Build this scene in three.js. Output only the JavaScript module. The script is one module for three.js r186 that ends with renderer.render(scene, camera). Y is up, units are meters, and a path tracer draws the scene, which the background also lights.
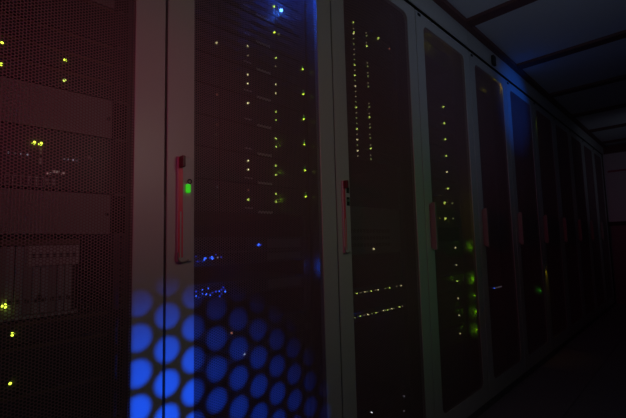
import * as THREE from 'three';
import { RoundedBoxGeometry } from 'three/addons/geometries/RoundedBoxGeometry.js';
import { mergeGeometries } from 'three/addons/utils/BufferGeometryUtils.js';
import { RectAreaLightUniformsLib } from 'three/addons/lights/RectAreaLightUniformsLib.js';
RectAreaLightUniformsLib.init();

// ------------------------------------------------------------------ camera, background, exposure
const scene = new THREE.Scene();
scene.background = new THREE.Color(0, 0, 0);                 // a closed, windowless room
const camera = new THREE.PerspectiveCamera(56.19, 626 / 418, 0.05, 30);
camera.position.set(0, 0.9086, 0.8766);
camera.rotation.set(0.0874, -0.7908, -0.0247, 'YXZ');
const renderer = new THREE.WebGLRenderer({ antialias: true });
renderer.toneMapping = THREE.LinearToneMapping;
renderer.toneMappingExposure = 1;
renderer.shadowMap.enabled = true;

// ------------------------------------------------------------------ unseen coloured lamps put in to light this row: [colour (linear), candela, position, target, half angle, penumbra]
const LAMPS = {
  red: { color: [1, 0.035, 0.22], power: 1.1, at: [-1.465, 1.32, 0.34], to: [2.0, 1.03, 0.02], angle: 0.25, penumbra: 1, size: 2 },
  pink: { color: [1, 0.10, 0.26], power: 0.24, at: [0.15, 1.35, 1.165], to: [0.30, 1.20, 0], angle: 0.41, penumbra: 1, size: 3 },
  green: { color: [0.04, 1, 0.24], power: 0.085, at: [1.75, 1.02, 1.165], to: [1.60, 0.90, 0], angle: 0.60, penumbra: 1, size: 3 },
  blue: { color: [0.0, 0.14, 1], power: 1.4, at: [3.08, 1.90, 1.165], to: [2.97, 1.85, 0], angle: 0.33, penumbra: 1, size: 2 },
  cool: { color: [0.46, 0.62, 1], power: 0.32, at: [1.45, 1.40, 1.165], to: [2.2, 2.15, 0.15], angle: 0.95, penumbra: 1, size: 3 },
  far: { color: [0.62, 0.74, 1], power: 0.11, at: [4.9, 1.5, 1.165], to: [6.2, 1.85, 0.4], angle: 1.15, penumbra: 1, size: 3 },
};
const FILL_SCREEN = { color: [1, 0.92, 0.74], nits: 1.9, at: [0.74, 1.38], size: [0.34, 0.27] };  // added unseen screen that gives the neutral fill light
const MESH_LED = { color: [0, 0.085, 1], power: 10, angle: 0.40, penumbra: 0.9 };   // a small blue LED behind the opposite perforated door

// ------------------------------------------------------------------ helpers
const X0 = 0.4009, W = 0.6, FACE = -0.08;                    // first door gap, cabinet pitch, plane of the equipment fronts
const centre = (k) => X0 + (k - 0.5) * W;
let seed = 7;
const rnd = () => { seed = (seed * 1664525 + 1013904223) >>> 0; return seed / 4294967296; };
const taken = {};
const numbered = (n) => { const b = n.replace(/_\d{3}$/, ''); const c = taken[b] = (taken[b] ?? -1) + 1; return c ? `${b}_${String(c).padStart(3, '0')}` : b; };
function thing(name, label, category, [x, y, z], group) {
  const o = new THREE.Group(); o.name = numbered(name); o.position.set(x, y, z);
  o.userData = { label, category }; if (group) o.userData.group = group;
  scene.add(o); return o;
}
function part(name, geometry, material, parent, [x, y, z] = [0, 0, 0]) {
  const m = new THREE.Mesh(geometry, material); m.name = name; m.position.set(x, y, z);
  m.castShadow = m.receiveShadow = true; parent.add(m); return m;
}
function struct(name) { const g = new THREE.Group(); g.name = name; g.userData.kind = 'structure'; scene.add(g); return g; }
const cache = new Map();
const box = (w, h, d, r = 0) => {
  const key = [w, h, d, r].map((v) => v.toFixed(5)).join();
  if (!cache.has(key)) cache.set(key, r ? new RoundedBoxGeometry(w, h, d, 2, r) : new THREE.BoxGeometry(w, h, d));
  return cache.get(key);
};
const moved = (g, x, y, z) => g.clone().translate(x, y, z);
// a box given by its extents
const span = (x0, x1, y0, y1, z0, z1) => new THREE.BoxGeometry(x1 - x0, y1 - y0, z1 - z0).translate((x0 + x1) / 2, (y0 + y1) / 2, (z0 + z1) / 2);
const slab = (name, m, parent, x0, x1, y0, y1, z0, z1, r = 0) => part(name, box(x1 - x0, y1 - y0, z1 - z0, r), m, parent, [(x0 + x1) / 2, (y0 + y1) / 2, (z0 + z1) / 2]);

// ------------------------------------------------------------------ materials
function noiseTexture(size, cells, octaves) {
  const data = new Uint8Array(size * size * 4), grid = [];
  for (let o = 0; o < octaves; o++) { const n = cells << o; grid.push(Float32Array.from({ length: n * n }, rnd)); }
  for (let y = 0; y < size; y++) for (let x = 0; x < size; x++) {
    let s = 0, a = 1, t = 0;
    for (let o = 0; o < octaves; o++) {
      const n = cells << o, u = x / size * n, v = y / size * n, i = Math.floor(u), j = Math.floor(v), f = u - i, g = v - j, G = (p, q) => grid[o][(q % n) * n + (p % n)];
      s += a * ((G(i, j) * (1 - f) + G(i + 1, j) * f) * (1 - g) + (G(i, j + 1) * (1 - f) + G(i + 1, j + 1) * f) * g); t += a; a *= 0.6;
    }
    const c = 190 + 65 * s / t; data.set([c, c, c, 255], (y * size + x) * 4);
  }
  const t = new THREE.DataTexture(data, size, size); t.wrapS = t.wrapT = THREE.RepeatWrapping; t.magFilter = THREE.LinearFilter; t.needsUpdate = true; return t;
}
const grain = noiseTexture(128, 16, 3), smudge = noiseTexture(128, 3, 4);
const mat = (rgb, roughness, metalness = 0, extra = {}) => new THREE.MeshStandardMaterial({ color: new THREE.Color().setRGB(...rgb), roughness, metalness, ...extra });
const M = {
  paint: mat([0.52, 0.52, 0.50], 0.42, 0, { bumpMap: grain, bumpScale: 0.00006, roughnessMap: smudge }),
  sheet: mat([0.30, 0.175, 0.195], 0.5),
  inner: mat([0.10, 0.10, 0.10], 0.5, 0, { roughnessMap: smudge }),
  post: mat([0.06, 0.06, 0.06], 0.30),
  black: mat([0.022, 0.022, 0.023], 0.5),
  dark: mat([0.05, 0.05, 0.052], 0.45, 0, { roughnessMap: smudge }),
  bay: mat([0.055, 0.055, 0.058], 0.42),
  mid: mat([0.16, 0.16, 0.165], 0.4, 0, { roughnessMap: smudge }),
  brown: mat([0.16, 0.11, 0.07], 0.45),
  panel: mat([0.34, 0.33, 0.33], 0.5, 0, { bumpMap: grain, bumpScale: 0.00006 }),
  blade: mat([0.46, 0.52, 0.56], 0.45),
  plate: mat([0.62, 0.62, 0.62], 0.6),
  steel: mat([0.6, 0.6, 0.6], 0.3, 1),
  rail: mat([0.18, 0.18, 0.18], 0.4, 0.6),
  lever: mat([0.80, 0.10, 0.17], 0.36, 0.1),
  pull: mat([0.27, 0.25, 0.23], 0.45),
  leverCap: mat([0.12, 0.012, 0.025], 0.4),
  beam: mat([0.15, 0.065, 0.06], 0.55),
  roof: mat([0.66, 0.66, 0.70], 0.6, 0, { bumpMap: smudge, bumpScale: 0.0004 }),
  wall: mat([0.42, 0.42, 0.43], 0.8, 0, { bumpMap: grain, bumpScale: 0.0005 }),
  tile: mat([0.36, 0.27, 0.31], 0.6, 0, { bumpMap: grain, bumpScale: 0.0002, roughnessMap: smudge }),
  joint: mat([0.02, 0.02, 0.02], 0.8),
  reflectionRed: mat([0.42, 0.12, 0.18], 0.5),
};
const glow = (rgb, k) => new THREE.MeshStandardMaterial({ color: new THREE.Color(0.02, 0.02, 0.02), roughness: 0.4, emissive: new THREE.Color().setRGB(...rgb), emissiveIntensity: k });
const LED = {
  lime: glow([0.75, 1, 0.06], 2.4), limeMid: glow([0.80, 1, 0.16], 1.5), limeDim: glow([0.8, 0.95, 0.3], 0.25), warm: glow([1, 0.86, 0.42], 1.3), warmDim: glow([1, 0.8, 0.45], 0.22),
  white: glow([0.95, 0.98, 1], 1.6), whiteDim: glow([0.9, 0.8, 1], 0.16), blue: glow([0.03, 0.12, 1], 3), blueBig: glow([0.12, 0.35, 1], 9), blueDim: glow([0.02, 0.06, 1], 0.7),
  green: glow([0.06, 1, 0.02], 0.48), red: glow([1, 0.35, 0.25], 1.0), redDim: glow([1, 0.3, 0.2], 0.3), amber: glow([1, 0.75, 0.05], 3),
};
const dome = new THREE.SphereGeometry(1, 10, 8);

// ------------------------------------------------------------------ the room
const XA = -1.5, XB = 6.62;                                  // the aisle's two ends
{
  const fl = struct('floor');
  slab('slab', M.joint, fl, XA - 0.15, XB + 0.3, -0.2, -0.012, -1.4, 2.6);
  const t = box(0.597, 0.012, 0.597, 0.0015);
  for (let i = 0; i < 14; i++) for (let j = 0; j < 7; j++) part('floor_tile', t, M.tile, fl, [XA + 0.3 + i * 0.6 - 0.15, -0.006, -1.2 + j * 0.6]);
  for (const [name, a] of [['wall_left', [XA - 0.15, XA, 0, 2.6, -1.4, 2.6]], ['wall_right', [XB + 0.06, XB + 0.3, 0, 2.6, -1.4, 2.6]], ['wall_back', [XA, XB + 0.06, 0, 2.6, -1.4, -1.25]], ['wall_front', [XA, XB + 0.06, 0, 2.6, 2.45, 2.6]]]) {
    const w = new THREE.Mesh(span(...a), M.wall); w.name = name; w.userData.kind = 'structure'; w.receiveShadow = w.castShadow = true; scene.add(w);
  }
  // the roof over the aisle: panels between cross beams, edge beams along both rows
  const ce = struct('ceiling');
  slab('slab', M.wall, ce, XA - 0.15, XB + 0.3, 2.6, 2.75, -1.4, 2.6);
  const bx = []; for (let x = 2.165 - 0.835 * 4; x < XB; x += 0.835) bx.push(x);
  for (let i = 0; i <= bx.length; i++) {
    const a = i ? bx[i - 1] + 0.04 : XA, b = i < bx.length ? bx[i] - 0.04 : XB;
    slab('roof_panel', M.roof, ce, a, b, 2.149, 2.157, 0.03, 1.17);
  }
  for (const x of bx) part('cross_beam', box(0.08, 0.04, 1.14, 0.003), M.beam, ce, [x, 2.15, 0.6]);
  for (const z of [0.008, 1.192]) slab('edge_beam', M.beam, ce, XA, XB, 2.122, 2.19, z - 0.022, z + 0.022, 0.003);
  // fascia between the cabinet tops and the roof, on both rows
  for (const [n, z, from] of [[1, -0.003, -0.2 + 0.001], [2, 1.203, -0.25]]) {
    const tr = struct('trim_' + n);
    for (let x = from - (n === 1 ? 1.2 : 1.2), i = 0; x < XB - 0.05; x += 1.2, i++) {
      const a = Math.max(XA, x + 0.0015), b = Math.min(XB, x + 1.1985);
      if (b > a) slab('fascia_panel', M.paint, tr, a, b, 2.018, 2.1215, z - 0.002, z + 0.002, 0.001);
    }
    slab('backing_strip', M.black, tr, XA, XB, 2.0015, 2.2, z - (n === 1 ? 0.08 : -0.07), z + (n === 1 ? -0.07 : 0.08));
    if (n === 1) slab('joint_clip', M.black, tr, 2.545, 2.59, 2.022, 2.085, z + 0.006, z + 0.02, 0.003);
  }
  // the door that closes the aisle's far end
  const d = struct('door_1');
  slab('frame', M.beam, d, XB - 0.02, XB + 0.06, 0, 2.128, -0.1, -0.02, 0.003);
  slab('frame', M.beam, d, XB - 0.02, XB + 0.06, 2.033, 2.128, -0.02, 1.2, 0.003);
  slab('frame', M.beam, d, XB - 0.02, XB + 0.06, 0, 2.033, 1.14, 1.2, 0.003);
  slab('door_panel', M.roof, d, XB + 0.015, XB + 0.04, 1.10, 2.033, -0.02, 1.14);
  slab('rail', M.black, d, XB, XB + 0.045, 1.045, 1.10, -0.02, 1.14, 0.003);
  slab('door_panel', M.mid, d, XB + 0.015, XB + 0.04, 0.02, 1.045, -0.02, 1.14);
  slab('reflection_stripe', M.reflectionRed, d, XB + 0.012, XB + 0.016, 1.775, 1.80, 0.02, 1.1);  // a reflected line of red light, put into the colour
}

// ------------------------------------------------------------------ cabinets
const MW = 0.2272, MY0 = 0.135, MY1 = 1.945;                 // half width and heights of the perforated opening
const COLS = 84, DX = 0.4412 / 81, P = DX / 0.8660254;       // hexagonal perforation
const ROWS = 8, STRIPS = Math.ceil((MY1 - MY0 + 0.02) / (ROWS * P));
function sheetStrip() {                                      // one strip of punched sheet: every hole is cut, with its walls
  const N = 12, r = 0.385 * P, R = P / Math.sqrt(3), t = 0.0008, pos = [], nor = [], idx = [];
  for (let c = 0; c < COLS; c++) for (let j = 0; j < ROWS; j++) {
    const cx = -0.2206 + (c - 1) * DX, cy = (j + (c % 2 ? 0 : 0.5)) * P, o = pos.length / 3;
    for (let i = 0; i < N; i++) {
      const a = i * Math.PI / 6, e = i % 2 ? R * 0.8660254 : R, ca = Math.cos(a), sa = Math.sin(a);
      pos.push(cx + e * ca, cy + e * sa, 0, cx + r * ca, cy + r * sa, 0, cx + r * ca, cy + r * sa, 0, cx + r * ca, cy + r * sa, -t);
      nor.push(0, 0, 1, 0, 0, 1, -ca, -sa, 0, -ca, -sa, 0);
      const n = o + ((i + 1) % N) * 4, m = o + i * 4;
      idx.push(m, n, n + 1, m, n + 1, m + 1, m + 2, n + 2, n + 3, m + 2, n + 3, m + 3);
    }
  }
  const g = new THREE.BufferGeometry();
  g.setAttribute('position', new THREE.Float32BufferAttribute(pos, 3)); g.setAttribute('normal', new THREE.Float32BufferAttribute(nor, 3)); g.setIndex(idx);
  return g;
}
const stripGeometry = sheetStrip();
function roundedRect(shape, x0, x1, y0, y1, r) {
  shape.moveTo(x0 + r, y0); shape.lineTo(x1 - r, y0); shape.absarc(x1 - r, y0 + r, r, -Math.PI / 2, 0); shape.lineTo(x1, y1 - r); shape.absarc(x1 - r, y1 - r, r, 0, Math.PI / 2);
  shape.lineTo(x0 + r, y1); shape.absarc(x0 + r, y1 - r, r, Math.PI / 2, Math.PI); shape.lineTo(x0, y0 + r); shape.absarc(x0 + r, y0 + r, r, Math.PI, Math.PI * 1.5);
  return shape;
}
const doorFrame = (() => {
  const s = roundedRect(new THREE.Shape(), -0.2955, 0.2955, 0.052, 1.995, 0.004); s.holes.push(roundedRect(new THREE.Path(), -MW - 0.0015, MW + 0.0015, MY0, MY1, 0.035));
  return new THREE.ExtrudeGeometry(s, { depth: 0.013, bevelEnabled: true, bevelThickness: 0.0015, bevelSize: 0.0015, bevelSegments: 2, curveSegments: 6 }).translate(0, 0, -0.0145);
})();
const railGeometry = (() => {                                // slotted 19 inch rail
  const s = new THREE.Shape(); s.moveTo(-0.017, 0.065); s.lineTo(0.017, 0.065); s.lineTo(0.017, 1.98); s.lineTo(-0.017, 1.98); s.closePath();
  for (let y = 0.085; y < 1.96; y += 0.0148) { const h = new THREE.Path(); h.moveTo(-0.004, y); h.lineTo(-0.004, y + 0.009); h.lineTo(0.004, y + 0.009); h.lineTo(0.004, y); h.closePath(); s.holes.push(h); }
  return new THREE.ExtrudeGeometry(s, { depth: 0.002, bevelEnabled: false });
})();
const gripProfile = (w, d) => { const s = new THREE.Shape(); s.moveTo(-w, 0); s.lineTo(-w, d * 0.65); s.quadraticCurveTo(-w * 0.95, d * 0.97, 0, d); s.quadraticCurveTo(w * 0.95, d * 0.97, w, d * 0.65); s.lineTo(w, 0); s.closePath(); return s; };
const extrudeUp = (shape, h) => new THREE.ExtrudeGeometry(shape, { depth: h, bevelEnabled: true, bevelThickness: 0.001, bevelSize: 0.0006, bevelSegments: 2, curveSegments: 8 }).rotateX(-Math.PI / 2);
const leverGeometry = extrudeUp(gripProfile(0.0048, 0.0165), 0.128).translate(0, 0.108, 0);        // the half round grip
const channelGeometry = mergeGeometries([-1, 1].map((q) => extrudeUp(gripProfile(q < 0 ? 0.0016 : 0.0012, 0.013), 0.108).translate(q < 0 ? -0.0036 : 0.0042, 0, 0)));   // below it the two edges of an open channel
const hookGeometry = (() => {
  const c = new THREE.CatmullRomCurve3([[-0.273, 0.895, 0.009], [-0.273, 0.880, 0.010], [-0.268, 0.8735, 0.010], [-0.256, 0.8735, 0.010], [-0.247, 0.877, 0.009]].map((p) => new THREE.Vector3(...p)));
  return new THREE.TubeGeometry(c, 16, 0.0022, 6);
})();
function makeCabinet() {
  const o = new THREE.Group(); o.name = 'server_cabinet';
  part('plinth', span(-0.298, 0.298, 0, 0.046, -0.98, -0.014), M.mid, o);
  for (const s of [-1, 1]) slab('side_panel', M.inner, o, s * 0.2935 - 0.004, s * 0.2935 + 0.004, 0.046, 2.0, -0.985, -0.032);
  slab('top_panel', M.inner, o, -0.2895, 0.2895, 1.99, 2.0, -0.985, -0.032);
  slab('bottom_panel', M.inner, o, -0.2895, 0.2895, 0.046, 0.058, -0.985, -0.032);
  slab('rear_panel', M.inner, o, -0.2975, 0.2975, 0.046, 2.0, -0.995, -0.985);
  for (const s of [-1, 1]) { slab('front_post', M.post, o, s * 0.27 - 0.0195, s * 0.27 + 0.0195, 0.058, 1.99, -0.075, -0.024, 0.002); part('mounting_rail', railGeometry, M.rail, o, [s * 0.2335, 0, FACE - 0.0045]); }
  const d = part('door', doorFrame, M.paint, o);
  const sh = new THREE.InstancedMesh(stripGeometry, M.sheet, STRIPS), m4 = new THREE.Matrix4();
  for (let i = 0; i < STRIPS; i++) sh.setMatrixAt(i, m4.makeTranslation(0, MY0 - 0.008 + i * ROWS * P, -0.0025));
  sh.name = 'perforated_sheet'; sh.userData.kind = 'stuff'; sh.castShadow = sh.receiveShadow = true; d.add(sh);
  part('handle_plate', box(0.038, 0.252, 0.008, 0.003), M.paint, d, [-0.2555, 0.998, 0.0042]);
  part('handle_lever', leverGeometry, M.lever, d, [-0.267, 0.884, 0.0082]);
  part('handle_channel', channelGeometry, M.lever, d, [-0.267, 0.884, 0.0082]);
  part('lever_cap', box(0.0085, 0.027, 0.018, 0.002), M.leverCap, d, [-0.2675, 1.109, 0.0174]);
  part('handle_hook', hookGeometry, M.pull, d);
  part('lock_recess', mergeGeometries([span(-0.2555, -0.2405, 1.080, 1.100, 0.004, 0.0088), span(-0.2555, -0.2405, 1.036, 1.066, 0.004, 0.0088)]), M.black, d);
  part('lock_cylinder', new THREE.CylinderGeometry(0.0045, 0.0045, 0.006, 16).rotateX(Math.PI / 2), M.steel, d, [-0.2498, 1.0545, 0.0095]);
  part('door_catch', box(0.022, 0.012, 0.006, 0.002), M.black, d, [-0.268, 1.980, 0.0025]);
  for (const y of [0.25, 1.0, 1.75]) part('hinge', new THREE.CylinderGeometry(0.004, 0.004, 0.06, 10), M.steel, d, [0.2985, y, -0.017]);
  return o;
}
const pullGeometry = mergeGeometries([box(0.013, 0.214, 0.022, 0.003).clone().translate(0, 0, 0.0195), box(0.010, 0.03, 0.016, 0.002).clone().translate(0, 0.085, 0.009), box(0.010, 0.03, 0.016, 0.002).clone().translate(0, -0.085, 0.009), box(0.0085, 0.16, 0.012, 0.002).clone().translate(0, 0, 0.008)]);
const cabinet = makeCabinet();
const CAB = [
  'leftmost server cabinet, pale blank panels and a slatted chassis behind its mesh door',
  'server cabinet with a green lit lock beside its red door handle',
  'third server cabinet from the left, two rows of tiny port lights low behind its mesh',
  'server cabinet with one tall column of evenly spaced yellow lights behind its mesh',
  'server cabinet just right of the one with the tall column of yellow lights',
  'server cabinet whose left door stile and roof fascia are lit blue',
  'server cabinet next along the aisle after the blue lit one',
  'second server cabinet beyond the blue lit one',
  'third server cabinet beyond the blue lit one, in near darkness',
  'last but one server cabinet before the far end door',
  'last server cabinet of the row, against the far end door',
];
const cabs = CAB.map((label, k) => {
  const c = k ? cabinet.clone() : cabinet; c.name = numbered('server_cabinet'); c.position.set(centre(k), 0, 0);
  c.userData = { label, category: 'server cabinet', group: 'server cabinets in the near row' }; scene.add(c);
  if (k >= 3) { // from the fourth cabinet on the doors have a plain, deeper pull handle
    const d = c.children.find((q) => q.name === 'door');
    for (const q of d.children.filter((e) => /^(handle_|lever_cap|lock_recess)/.test(e.name))) d.remove(q);
    part('handle', pullGeometry, M.pull, d, [-0.2565, 0.974, 0]);
    const l = d.children.find((q) => q.name === 'lock_cylinder'); l.position.set(-0.2425, 1.045, 0.003);
  }
  return c;
});
{ // the lit lock of the second cabinet
  const d = cabs[1].children.find((c) => c.name === 'door'); d.remove(d.children.find((c) => c.name === 'lock_recess'));
  const l = part('lock_light', box(0.0115, 0.021, 0.007, 0.003), LED.green, d, [-0.2495, 1.047, 0.0115]); l.userData.label = 'bright green lit lock insert';
  part('key', new THREE.TorusGeometry(0.005, 0.0012, 6, 14), M.black, d, [-0.246, 1.064, 0.0125]);
}
// the opposite row, behind the photographer, facing this one across the aisle
const ROWB = 0.33 + MW, ZB = 1.2;
for (let j = -3; j < 10; j++) {
  const x = ROWB + 0.6 * j; if (x - 0.3 < XA || x + 0.3 > XB) continue;
  const c = cabinet.clone(); c.name = numbered('server_cabinet'); c.position.set(x, 0, ZB); c.rotation.y = Math.PI; scene.add(c);
  for (const q of c.children) if (q.name === 'mounting_rail') q.position.z = -0.24;   // rails set further back here
  c.userData = { label: 'server cabinet of the opposite row, its mesh door facing the aisle', category: 'server cabinet', group: 'server cabinets in the opposite row' };
}

// ------------------------------------------------------------------ fill lamps added on the opposite row, out of view
function aimed(light, L) {
  light.position.set(...L.at); light.target.position.set(...L.to); light.castShadow = true; light.shadow.radius = L.size; light.shadow.mapSize.set(1024, 1024);
  scene.add(light); scene.add(light.target);
}
for (const [k, L] of Object.entries(LAMPS)) if (k !== 'red') {
  const words = { pink: 'round pink', green: 'round green', blue: 'round blue', cool: 'round cool white', far: 'round cool white' }[k];
  const t = thing('unseen_lamp', `${words} fill lamp added on the opposite row of cabinets${k === 'far' ? ' near the end door' : k === 'cool' ? ' beside the fill screen' : ''}`, 'lamp', [L.at[0], L.at[1], ZB - 0.002]);
  part('housing', new THREE.CylinderGeometry(0.032, 0.036, 0.024, 24).rotateX(Math.PI / 2), M.black, t, [0, 0, -0.012]);
  part('lens', new THREE.SphereGeometry(0.028, 20, 8, 0, 2 * Math.PI, 0, Math.PI / 2).rotateX(-Math.PI / 2).scale(1, 1, 0.25), glow(L.color, 1.2), t, [0, 0, -0.0235]);
  const s = new THREE.SpotLight(new THREE.Color().setRGB(...L.color), L.power, 0, L.angle, L.penumbra, 2); s.name = k + '_lamp_light'; aimed(s, { ...L, at: [L.at[0], L.at[1], L.at[2] - 0.006] });
}
{ // an unseen red lamp, put on the wall behind the photographer's left: it rakes along the doors and catches every edge that faces it
  const L = LAMPS.red, t = thing('unseen_lamp', 'unseen round red lamp put on the wall at the near end of the aisle', 'lamp', [XA + 0.001, L.at[1], L.at[2]]);
  part('housing', new THREE.CylinderGeometry(0.034, 0.040, 0.022, 24).rotateZ(-Math.PI / 2), M.black, t, [0.012, 0, 0]);
  part('lens', new THREE.SphereGeometry(0.030, 20, 8, 0, 2 * Math.PI, 0, Math.PI / 2).rotateZ(-Math.PI / 2).scale(0.3, 1, 1), glow(L.color, 1.5), t, [0.0235, 0, 0]);
  const s = new THREE.SpotLight(new THREE.Color().setRGB(...L.color), L.power, 0, L.angle, L.penumbra, 2); s.name = 'red_lamp_light'; aimed(s, L);
}
{ // a screen added on the opposite row, out of view, for neutral fill light
  const t = thing('added_fill_screen', 'small screen added on the opposite row of cabinets as a fill light', 'screen', [FILL_SCREEN.at[0], FILL_SCREEN.at[1], ZB - 0.002]);
  part('bezel', box(FILL_SCREEN.size[0] + 0.03, FILL_SCREEN.size[1] + 0.03, 0.022, 0.004), M.black, t, [0, 0, -0.012]);
  part('display', box(FILL_SCREEN.size[0], FILL_SCREEN.size[1], 0.002), glow(FILL_SCREEN.color, 0.5), t, [0, 0, -0.0242]);
  const l = new THREE.RectAreaLight(new THREE.Color().setRGB(...FILL_SCREEN.color), FILL_SCREEN.nits, ...FILL_SCREEN.size); l.name = 'added_screen_light';
  l.position.set(FILL_SCREEN.at[0], FILL_SCREEN.at[1], ZB - 0.032); l.lookAt(FILL_SCREEN.at[0], FILL_SCREEN.at[1], 0); scene.add(l);
}
{ // the blue LED inside the opposite cabinet: its light falls through the perforated door and throws the holes, enlarged, onto this row
  const a = 0.1117 + 0.0025, Mg = (1.2 + a) / (a - 0.0025), row = 79;   // enlargement from the sheet to this row
  const sx = ROWB - MW, hy = MY0 - 0.008 + row * P, want = (hy * Mg - 0.7155) / (Mg - 1);   // one hole's disc lies at height 0.753
  const t = thing('fault_indicator', 'small blue fault indicator inside the opposite cabinet', 'indicator', [sx, want, ZB + a]);
  part('housing', box(0.02, 0.02, 0.012, 0.002), M.black, t, [0, 0, 0.0085]);
  part('status_light', dome, glow([0, 0.085, 1], 3), t, [0, 0, 0.002]).scale.setScalar(0.0012);
  const s = new THREE.SpotLight(new THREE.Color().setRGB(...MESH_LED.color), MESH_LED.power, 0, MESH_LED.angle, MESH_LED.penumbra, 2); s.name = 'fault_indicator_light';
  aimed(s, { at: [sx, want, ZB + a], to: [0.40, 0.32, 0], size: 0.035 });
}

// ------------------------------------------------------------------ equipment
const led = (o, dx, y, m, r = 0.0028, name = 'status_light') => { const e = part(name, dome, m, o, [dx, y - o.position.y, 0.003]); e.scale.set(r, r, r * 1.2); return e; };
const unitLamp = (k, dx, y, rgb, power, z = 0.03) => { const l = new THREE.PointLight(new THREE.Color().setRGB(...rgb), power); l.name = 'unit_status_light'; l.position.set(centre(k) + dx, y, FACE + z); l.castShadow = true; l.shadow.radius = 0.15; scene.add(l); };
const glintLamp = (k, y, rgb, power) => {                     // added light, standing in for a status light's reflection on the cabinet's post
  const l = new THREE.SpotLight(new THREE.Color().setRGB(...rgb), power * 2, 0, 1.25, 0.5, 2); l.name = 'added_glint_light';
  aimed(l, { at: [centre(k) + 0.226, y, FACE + 0.044], to: [centre(k) + 0.3, y + 0.002, FACE + 0.044], size: 0.1 });
};
const base = (name, label, k, y0, group, category = 'server') => thing(name, label, category, [centre(k), y0, FACE], group);
function body(o, h, half = 0.2135, depth = 0.6) { slab('case', M.black, o, -half, half, 0.0005, h - 0.0005, -depth, -0.012); }
function ears(o, h, m = M.dark) { for (const s of [-1, 1]) slab('ear', m, o, s * 0.229 - 0.013, s * 0.229 + 0.013, 0.001, h - 0.001, -0.0022, 0, 0.0008); }
function blankPanel(k, y0, y1, label, half = 0.207) {
  const o = base('blanking_panel', label, k, y0, 'blanking panels in the left cabinet', 'blanking panel'), h = y1 - y0;
  slab('plate', M.panel, o, -half, half, 0.0005, h - 0.0005, -0.003, 0, 0.0012);
  for (const s of [-1, 1]) { slab('bracket', M.black, o, s * 0.2235 - 0.0165, s * 0.2235 + 0.0165, 0.002, h - 0.002, -0.0022, -0.0004, 0); part('fastener', new THREE.CylinderGeometry(0.004, 0.004, 0.003, 12).rotateX(Math.PI / 2), M.dark, o, [s * (half - 0.008), h / 2, 0.001]); }
  return o;
}
// plain rack server: face with four drive bays, a lip along the top and a vent
const ventGeometry = (w, h) => { const g = []; for (let x = -w / 2; x < w / 2; x += 0.006) for (let y = -h / 2; y < h / 2 - 0.002; y += 0.006) g.push(span(x, x + 0.0035, y, y + 0.0035, -0.001, 0.0006)); return mergeGeometries(g); };
const ventSmall = ventGeometry(0.09, 0.024), ventTall = ventGeometry(0.09, 0.06);
function server(k, y0, h, label, { lip = M.brown, face = M.dark, bays = 4, group, leds = [] } = {}) {
  const o = base('rack_server', label, k, y0, group); body(o, h); ears(o, h);
  slab('faceplate', face, o, -0.2155, 0.2155, 0.001, h - 0.001, -0.012, 0, 0.0015);
  slab('lip', lip, o, -0.205, 0.205, h - 0.009, h - 0.003, 0, 0.004, 0.001);
  const bh = h > 0.06 ? h - 0.03 : h - 0.018, bw = 0.24 / bays;
  for (let i = 0; i < bays; i++) { const b = slab('drive_bay', M.bay, o, -0.2 + i * bw, -0.2 + (i + 0.94) * bw, 0.005, 0.005 + bh, 0, 0.0025, 0.001); part('latch', box(0.012, bh * 0.5, 0.003, 0.001), M.dark, b, [bw * 0.36, 0, 0.0022]); }
  part('vent', h > 0.06 ? ventTall : ventSmall, M.black, o, [0.15, h / 2 - 0.003, 0]);
  for (const [dx, y, m, r] of leds) led(o, dx, y, m, r);
  return o;
}

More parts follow.
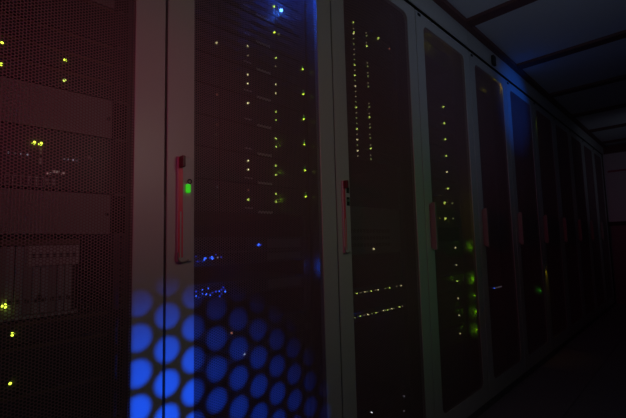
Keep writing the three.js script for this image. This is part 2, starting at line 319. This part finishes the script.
// ---- cabinet 0
blankPanel(0, 1.479, 1.57, 'pale blanking panel highest in the left cabinet, cut by the photo top');
server(0, 1.388, 0.088, 'dark server under the highest blanking panel of the left cabinet', {});
server(0, 1.343, 0.043, 'slim dark server without lit lights, just above the one with two yellow lights', {});
server(0, 1.299, 0.0435, 'slim server with two yellow lights, upper of two over the left blanking panel', { leds: [[0.0, 1.3195, LED.lime, 0.003], [0.108, 1.319, LED.lime, 0.0032]] });
server(0, 1.255, 0.0435, 'slim server with two yellow lights, lower of two over the left blanking panel', { leds: [[0.0, 1.275, LED.lime, 0.003], [0.108, 1.2735, LED.limeMid, 0.0032]] });
blankPanel(0, 1.162, 1.253, 'pale blanking panel above the server with twin bright lights in the left cabinet');
{ // the two unit server with twin bright lights and a row of ports
  const o = base('rack_server', 'server with two bright yellow lights side by side between the left blanking panels', 0, 1.034), h = 0.127; body(o, h); ears(o, h);
  slab('faceplate', M.dark, o, -0.2155, 0.2155, 0.001, h - 0.001, -0.012, 0, 0.0015);
  const port = () => { const s = new THREE.Shape(); s.moveTo(-0.0065, -0.010); s.lineTo(0.0065, -0.010); s.lineTo(0.0065, 0.010); s.lineTo(-0.0065, 0.010); s.closePath(); const p = new THREE.Path(); p.moveTo(-0.0052, -0.0086); p.lineTo(-0.0052, 0.0086); p.lineTo(0.0052, 0.0086); p.lineTo(0.0052, -0.0086); p.closePath(); s.holes.push(p); return new THREE.ExtrudeGeometry(s, { depth: 0.003, bevelEnabled: false }); };
  const pg = port(); for (let i = 0; i < 5; i++) part('port', pg, M.plate, o, [0.019 + i * 0.013, 1.0475 - 1.034, 0]);
  led(o, 0.058, 1.1275, LED.lime, 0.004); led(o, 0.069, 1.127, LED.lime, 0.004);
  for (const [a, b] of [[0.017, 0.048], [0.112, 0.137]]) for (let i = 0; i < 4; i++) led(o, a + (b - a) * i / 3, 1.101, i === 1 || a > 0.1 && i < 2 ? LED.whiteDim : LED.whiteDim, 0.0018, 'indicator_light');
  for (const y of [1.112, 1.091]) part('badge', box(0.005, 0.012, 0.002, 0.0006), M.plate, o, [0.0695, y - 1.034, 0.001]);
  part('button', new THREE.CylinderGeometry(0.005, 0.005, 0.004, 14).rotateX(Math.PI / 2), M.plate, o, [0.16, 1.108 - 1.034, 0.001]);
  part('connector', mergeGeometries([[0.085, 1.067], [0.094, 1.071], [0.101, 1.072], [0.11, 1.069]].map(([x, y]) => moved(box(0.007, 0.006, 0.004), x, y - 1.034, 0.002))), M.steel, o);
  part('socket', mergeGeometries([[0.083, 1.053], [0.093, 1.053], [0.085, 1.046], [0.095, 1.046]].map(([x, y]) => moved(box(0.007, 0.004, 0.003), x, y - 1.034, 0.001))), M.plate, o);
  slab('drive_bay', M.bay, o, -0.21, -0.02, 0.008, h - 0.008, 0, 0.002, 0.001);
  slab('drive_bay', M.bay, o, 0.115, 0.212, 0.006, 0.055, 0, 0.002, 0.001);
}
blankPanel(0, 0.941, 1.031, 'pale blanking panel just above the slatted blade chassis in the left cabinet');
{ // blade chassis
  const y0 = 0.775, h = 0.155, o = base('blade_chassis', 'pale blade chassis of upright slats with a port strip along its top, left cabinet', 0, y0, null, 'blade server');
  slab('case', M.black, o, -0.2075, 0.143, 0, h, -0.5, -0.01);
  slab('lintel', M.brown, o, -0.2075, 0.146, h - 0.012, h, -0.01, 0.004, 0.002);
  slab('sill', M.blade, o, -0.2075, 0.146, 0, 0.006, -0.01, 0.005, 0.0015);
  const bw = 0.0142; let i = 0;
  for (let x = -0.2065; x + bw < 0.148; x += bw, i++) {
    const top = x > 0.05 ? h - 0.055 : h - 0.014, b = slab('blade', i % 3 ? M.blade : M.panel, o, x + 0.0006, x + bw - 0.0006, 0.0075, top, -0.01, (i % 2) * 0.0012, 0.001);
    part('release_tab', box(bw * 0.5, 0.008, 0.003, 0.0008), M.dark, b, [0, -top / 2 + 0.03, 0.006]);
  }
  slab('port_strip', M.plate, o, 0.054, 0.146, h - 0.053, h - 0.0125, -0.008, 0.002, 0.001);
  part('port', mergeGeometries(Array.from({ length: 7 }, (_, j) => span(0.061 + j * 0.012, 0.068 + j * 0.012, h - 0.037, h - 0.029, 0.0005, 0.0026))), M.black, o);
  part('port_latch', mergeGeometries(Array.from({ length: 7 }, (_, j) => moved(box(0.006, 0.003, 0.003), 0.064 + j * 0.012, h - 0.046, 0.0025))), M.steel, o);
  part('thumb_screw', mergeGeometries([[0.072, h - 0.02], [0.136, h - 0.022]].map(([x, y]) => new THREE.CylinderGeometry(0.0028, 0.0028, 0.005, 10).rotateX(Math.PI / 2).translate(x, y, 0.003))), M.steel, o);
  part('socket', span(0.072, 0.081, 0.030, 0.044, -0.001, 0.0025), M.black, o);
  led(o, 0.021, 0.804, LED.lime, 0.0046);
}
server(0, 0.728, 0.0435, 'slim server with one yellow light directly below the blade chassis', { leds: [[0.035, 0.749, LED.lime, 0.0038]] });
server(0, 0.637, 0.088, 'dark server with one yellow light near the lower left corner of the photo', { leds: [[0.035, 0.6585, LED.lime, 0.0038]] });
server(0, 0.546, 0.088, 'dark unlit server at the bottom of the left cabinet, cut by the photo edge', {});

// ---- cabinet 1: drive arrays
const UNIT = 0.0904, Y1 = 1.521;
const arrayLEDs = {                                          // row (0 = the one whose upper lights lie at Y1) -> lights
  '-3': [],
  '-2': [[0.100, 1.697, LED.lime, 0.0036]],
  '-1': [[0.100, 1.606, LED.lime, 0.0036], [0.118, 1.607, LED.limeDim, 0.003]],
  0: [[-0.118, 1.492, LED.warm], [-0.008, 1.521, LED.warm], [-0.008, 1.491, LED.warmDim], [0.105, 1.52, LED.limeMid], [0.104, 1.491, LED.warmDim]],
  1: [[-0.009, 1.430, LED.warm], [-0.009, 1.402, LED.warm], [0.103, 1.429, LED.warm], [0.102, 1.4, LED.warm]],
  2: [[-0.118, 1.338, LED.redDim, 0.002], [-0.009, 1.340, LED.warm, 0.003], [0.101, 1.338, LED.limeMid], [0.101, 1.311, LED.limeMid, 0.0022]],
  3: [[-0.119, 1.25, LED.redDim, 0.002], [-0.120, 1.222, LED.warmDim, 0.002], [0.099, 1.249, LED.limeMid], [0.099, 1.221, LED.limeMid, 0.0024]],
  4: [[-0.011, 1.16, LED.warm, 0.003], [-0.011, 1.133, LED.warm, 0.003], [0.097, 1.159, LED.limeMid], [0.097, 1.13, LED.limeMid]],
  5: [[-0.118, 1.071, LED.whiteDim, 0.002], [-0.119, 1.043, LED.warmDim, 0.002], [-0.012, 1.071, LED.redDim, 0.002], [-0.012, 1.043, LED.limeMid, 0.003], [0.096, 1.069, LED.limeMid], [0.095, 1.043, LED.limeMid]],
};
const ordinal = { '-3': 'drive array above the one with the bright blue light, cut by the photo top', '-2': 'drive array with a single bright blue light', '-1': 'drive array just below the one with the bright blue light', 0: 'third drive array from the top of the stack', 1: 'fourth drive array from the top of the stack', 2: 'fifth drive array from the top of the stack', 3: 'third drive array from the bottom of the stack', 4: 'second drive array from the bottom of the stack', 5: 'lowest drive array of the stack, above a dark gap' };
for (let n = -3; n <= 5; n++) {
  const y0 = Y1 - n * UNIT - 0.068, h = UNIT - 0.0012, o = base('drive_array', `${ordinal[n]}`, 1, y0, 'stacked drive arrays', 'disk array'); body(o, h); ears(o, h, M.bay);
  slab('faceplate', M.black, o, -0.2155, 0.2155, 0.001, h - 0.001, -0.012, 0, 0.0012);
  for (let c = 0; c < 4; c++) for (let r = 0; r < 3; r++) {
    const b = slab('drive_bay', M.bay, o, -0.2155 + c * 0.108, -0.1095 + c * 0.108, 0.003 + r * 0.0285, 0.030 + r * 0.0285, -0.002, 0.003, 0.0012);
    part('handle', box(0.07, 0.005, 0.004, 0.001), M.dark, b, [-0.012, -0.004, 0.003]);
  }
  slab('label_plate', M.plate, o, 0.026, 0.081, 0.003, 0.0115, 0.003, 0.0042, 0.0004);
  slab('label_plate', M.plate, o, -0.022, 0.006, 0.0155, 0.019, 0.003, 0.0042, 0.0004);
  for (const [dx, y, m, r] of arrayLEDs[n]) { const e = led(o, dx, y, m, r ?? 0.0026); e.position.z = 0.005; }
  if (n >= 0) { // lights of the right ear
    const y = Y1 - n * UNIT; led(o, 0.229, y, LED.lime, 0.003); led(o, 0.2295, y + 0.008, LED.green, 0.0018); led(o, 0.2295, y + 0.014, LED.limeDim, 0.0016);
  }
  if (n >= 3) unitLamp(1, 0.118, Y1 - n * UNIT - 0.018, [0.5, 1, 0.0], [0.00025, 0.0003, 0.00045][n - 3], 0.014);
  if (n === -2) { const e = led(o, 0.131, 1.696, LED.blueBig, 0.0055); e.position.z = 0.005; led(o, 0.121, 1.698, LED.blue, 0.002).position.z = 0.006; }
}
unitLamp(1, 0.165, 1.80, [0.005, 0.08, 1], 0.065, 0.045);
unitLamp(1, 0.136, 1.698, [0.02, 0.14, 1], 0.02, 0.03);
{
  const sw = (y0, label, lights, h = 0.043) => {
    const o = base('network_switch', label, 1, y0, null, 'switch'); body(o, h, 0.2135, 0.4); ears(o, h);
    slab('faceplate', M.dark, o, -0.2155, 0.2155, 0.001, h - 0.001, -0.012, 0, 0.0015);
    part('port_block', mergeGeometries(Array.from({ length: 24 }, (_, i) => span(-0.19 + (i % 12) * 0.0145, -0.179 + (i % 12) * 0.0145, 0.006 + Math.floor(i / 12) * 0.016, 0.018 + Math.floor(i / 12) * 0.016, -0.001, 0.0012))), M.black, o);
    slab('label_plate', M.mid, o, 0.06, 0.2, 0.008, h - 0.008, 0, 0.0015, 0.0006);
    for (const [dx, y, m, r] of lights) led(o, dx, y, m, r);
    return o;
  };
  sw(0.890, 'slim switch with a single blue light below the dark gap, second cabinet', [[0.026, 0.908, LED.blue, 0.0036], [0.034, 0.908, LED.blueDim, 0.003]]);
  const many = (ys, n, x0, x1) => Array.from({ length: n }, () => [x0 + (x1 - x0) * rnd() ** 1.4, ys + 0.03 * (rnd() - 0.5), rnd() < 0.3 ? LED.blue : LED.blueDim, 0.0015 + 0.001 * rnd()]);
  sw(0.8535, 'slim switch sparkling with blue lights at its left, upper of two', [[-0.154, 0.8755, LED.blue, 0.003], [-0.133, 0.876, LED.blue, 0.0034], [-0.141, 0.876, LED.blueDim, 0.0024], [-0.116, 0.876, LED.whiteDim, 0.0022], [-0.105, 0.877, LED.blueDim, 0.002], ...many(0.875, 10, -0.19, -0.12)], 0.036);
  sw(0.7655, 'slim switch sparkling with blue lights at its left, lower of two', many(0.785, 22, -0.19, -0.09));
  glintLamp(1, 0.83, [0.0, 0.10, 1], 0.006);
  unitLamp(2, -0.118, 0.648, [0.0, 0.14, 1], 0.0010, 0.02);  // added: stands in for a blue reflection beside the mesh edge
  unitLamp(1, -0.165, 0.835, [0.0, 0.10, 1], 0.0022, 0.03);
  server(1, 0.645, 0.0435, 'slim dark server with one tiny reddish light, second cabinet', { lip: M.dark, leds: [[-0.072, 0.665, LED.red, 0.0026]] });
  server(1, 0.580, 0.0435, 'slim dark server with one tiny white light among the blue discs', { lip: M.dark, leds: [[-0.031, 0.599, LED.white, 0.003]] });
}
// ---- cabinet 2
const nth = ['first', 'second', 'third', 'fourth', 'fifth', 'sixth', 'seventh', 'eighth', 'ninth', 'tenth', 'eleventh', 'twelfth', 'thirteenth', 'fourteenth'];
{
  const ys = []; for (let i = 0; i < 13; i++) ys.push(1.82 - i * 0.0445);
  ys.forEach((y, i) => {
    const q = [LED.limeDim, LED.warm, LED.limeDim, LED.warmDim, LED.limeMid, LED.limeMid, LED.warm, LED.warmDim, LED.limeMid, LED.limeDim, LED.limeMid, LED.warm, LED.warm][i];
    const leds = [[-0.075, y - 0.012, q, 0.0032], [-0.075, y - 0.034, i % 2 ? LED.limeDim : LED.warmDim, 0.003]];
    if (i < 2) leds.push([-0.074, y - 0.006, LED.limeMid, 0.0032]);
    if (i !== 2 && i !== 6) leds.push([0.013, y - 0.034, i === 1 || i === 8 || i === 11 ? LED.limeMid : LED.limeDim, 0.0038], [0.013, y - 0.019, LED.warmDim, 0.003]);
    if (i === 0) leds.push([0.103, 1.809, LED.limeMid, 0.004]);
    if (i === 0) leds.push([0.188, 1.79, LED.redDim, 0.0036]);
    server(2, y - 0.0425, 0.0435, `${nth[i]} slim server from the top of the close stack in the third cabinet`, { lip: M.black, group: 'slim servers stacked in the third cabinet', leds });
  });
  const o = base('patch_panel', 'device with a faint row of square ports and one yellow light, above the port lights', 2, 0.86, null, 'patch panel'), h = 0.19; body(o, h, 0.2135, 0.3); ears(o, h);
  slab('faceplate', M.mid, o, -0.2155, 0.2155, 0.001, h - 0.001, -0.012, 0, 0.0015);
  for (let r = 0; r < 3; r++) part('port_block', mergeGeometries(Array.from({ length: 16 }, (_, i) => span(-0.2 + i * 0.021, -0.186 + i * 0.021, 0.03 + r * 0.028, 0.044 + r * 0.028, -0.001, 0.0014))), M.black, o);
  led(o, 0.008, 0.880, LED.warm, 0.0034);
  const rows = [[0.7140, 'upper of two slim switches with a row of tiny port lights, third cabinet', [-0.109, -0.085, -0.06, -0.045, -0.019, 0.01, 0.028, 0.080, 0.11, 0.165, 0.200]], [0.6255, 'lower of two slim switches with a row of tiny port lights, third cabinet', [-0.127, -0.094, -0.07, -0.045, -0.019, 0.008, 0.02, 0.06, 0.074, 0.09, 0.106, 0.12, 0.135, 0.18, 0.203]]];
  for (const [y, label, xs] of rows) {
    const s = base('network_switch', label, 2, y - 0.02, 'slim switches with rows of port lights', 'switch'), hh = 0.043; body(s, hh, 0.2135, 0.35); ears(s, hh);
    slab('faceplate', M.dark, s, -0.2155, 0.2155, 0.001, hh - 0.001, -0.012, 0, 0.0015);
    part('port_block', mergeGeometries(Array.from({ length: 24 }, (_, i) => span(-0.205 + i * 0.0172, -0.192 + i * 0.0172, 0.005, 0.015, -0.001, 0.0012))), M.black, s);
    xs.forEach((x, i) => led(s, x, y, [LED.limeMid, LED.limeDim, LED.warm, LED.warmDim][(i * 7 + (y > 0.7 ? 0 : 1)) % 4], 0.0024, 'port_light'));
  }
  server(2, 0.236, 0.0435, 'lower dark server with a white light at its middle, bottom of the third cabinet', { lip: M.black, leds: [[-0.045, 0.258, LED.white, 0.003], [0.185, 0.252, LED.whiteDim, 0.0032]] });
  server(2, 0.175, 0.0435, 'lowest dark server in view in the third cabinet', { lip: M.black, leds: [[0.18, 0.193, LED.whiteDim, 0.003]] });
}
// ---- cabinet 3: twelve two unit servers, one light each
{
  const ys = [1.638, 1.545, 1.455, 1.364, 1.276, 1.185, 1.105, 1.022, 0.865, 0.773, 0.687, 0.596, 0.507, 0.413];
  ys.forEach((y, i) => {
    const leds = i < 6 ? [[0.101, y, i === 4 ? LED.warm : LED.limeMid, 0.0048]] : i < 8 ? [[0.052, y, LED.limeMid, 0.005], [0.143, y + 0.002, LED.limeDim, 0.004]] : [[0.150, y, i === 10 ? LED.limeMid : LED.warm, i === 8 || i === 10 ? 0.0038 : 0.0032]];
    const h = i === 6 || i === 5 ? 0.078 : 0.084;
    server(3, y - 0.044, h, `${nth[i]} server from the top in the tall column of yellow lights`, { lip: M.black, group: 'servers in the tall column of yellow lights', leds });
    if (i >= 8 && i !== 9) glintLamp(3, y + 0.006, [0.30, 1, 0.0], [0.0032, 0, 0.0048, 0.0012, 0.0034, 0.0034][i - 8]);
    if (i === 6 || i === 7) unitLamp(3, 0.10, y, [0.8, 0.8, 0.05], 0.0010, 0.03);
  });
}
// ---- cabinets 4 to 9: little shows of them
for (let k = 4; k <= 10; k++) {
  const place = ['the cabinet right of the tall column of yellow lights', 'the cabinet with the blue lit door stile', 'the cabinet after the blue lit one', 'the second cabinet beyond the blue lit one', 'the third cabinet beyond the blue lit one', 'the last but one cabinet', 'the last cabinet before the end door'][k - 4];
  for (let i = 0; i < 3; i++) {
    const y = [0.33, 0.535, 1.875][i], leds = [];
    if (k === 4 && i === 1) for (let j = 0; j < 8; j++) leds.push([0.06 + j * 0.018, 0.6, j ? LED.whiteDim : LED.blue, 0.0035]);
    server(k, y, 0.088, `${['lowest', 'middle', 'highest'][i]} dark server in ${place}`, { lip: M.black, group: 'dark servers in the far cabinets', leds });
  }
}
// a server added at the very top of the fourth cabinet to catch light, and the glow of two lights on the highest fronts
server(3, 1.875, 0.088, 'added highest server of the cabinet with the tall column of yellow lights', { lip: M.black, leds: [[-0.02, 1.945, LED.limeDim, 0.003]] });
unitLamp(3, -0.03, 1.955, [0.75, 0.75, 0.0], 0.0035, 0.05);
unitLamp(4, 0.19, 1.92, [0.8, 0.7, 0.0], 0.003, 0.05);
glintLamp(5, 0.51, [0.1, 1, 0.05], 0.0022);
// small lamps added on a far door to throw yellow glints down the stiles
for (const [k, dx, y, m, rgb, power, label] of [[6, -0.285, 0.69, LED.amber, [1, 0.75, 0], 0.006, 'tiny amber glint lamp added on the door of the cabinet after the blue lit one'], [6, -0.238, 1.87, LED.limeDim, [0.6, 0.9, 0], 0.003, 'lime glint lamp added high on the door of the cabinet after the blue lit one']]) {
  const t = thing('added_door_glint', label, 'indicator', [centre(k) + dx, y, 0.0002]);
  part('housing', box(0.008, 0.012, 0.004, 0.0015), M.black, t, [0, 0, 0.0022]);
  part('status_light', dome, m, t, [0, -0.003, 0.0045]).scale.set(0.0014, 0.0014, 0.0008);
  const l = new THREE.SpotLight(new THREE.Color().setRGB(...rgb), power, 0, 0.55, 1, 2); l.name = 'added_door_glint_light';
  aimed(l, { at: [centre(k) + dx, y - 0.008, 0.012], to: [centre(k) + dx + 0.01, y - 0.15, 0.0], size: 0.1 });
}

renderer.render(scene, camera);
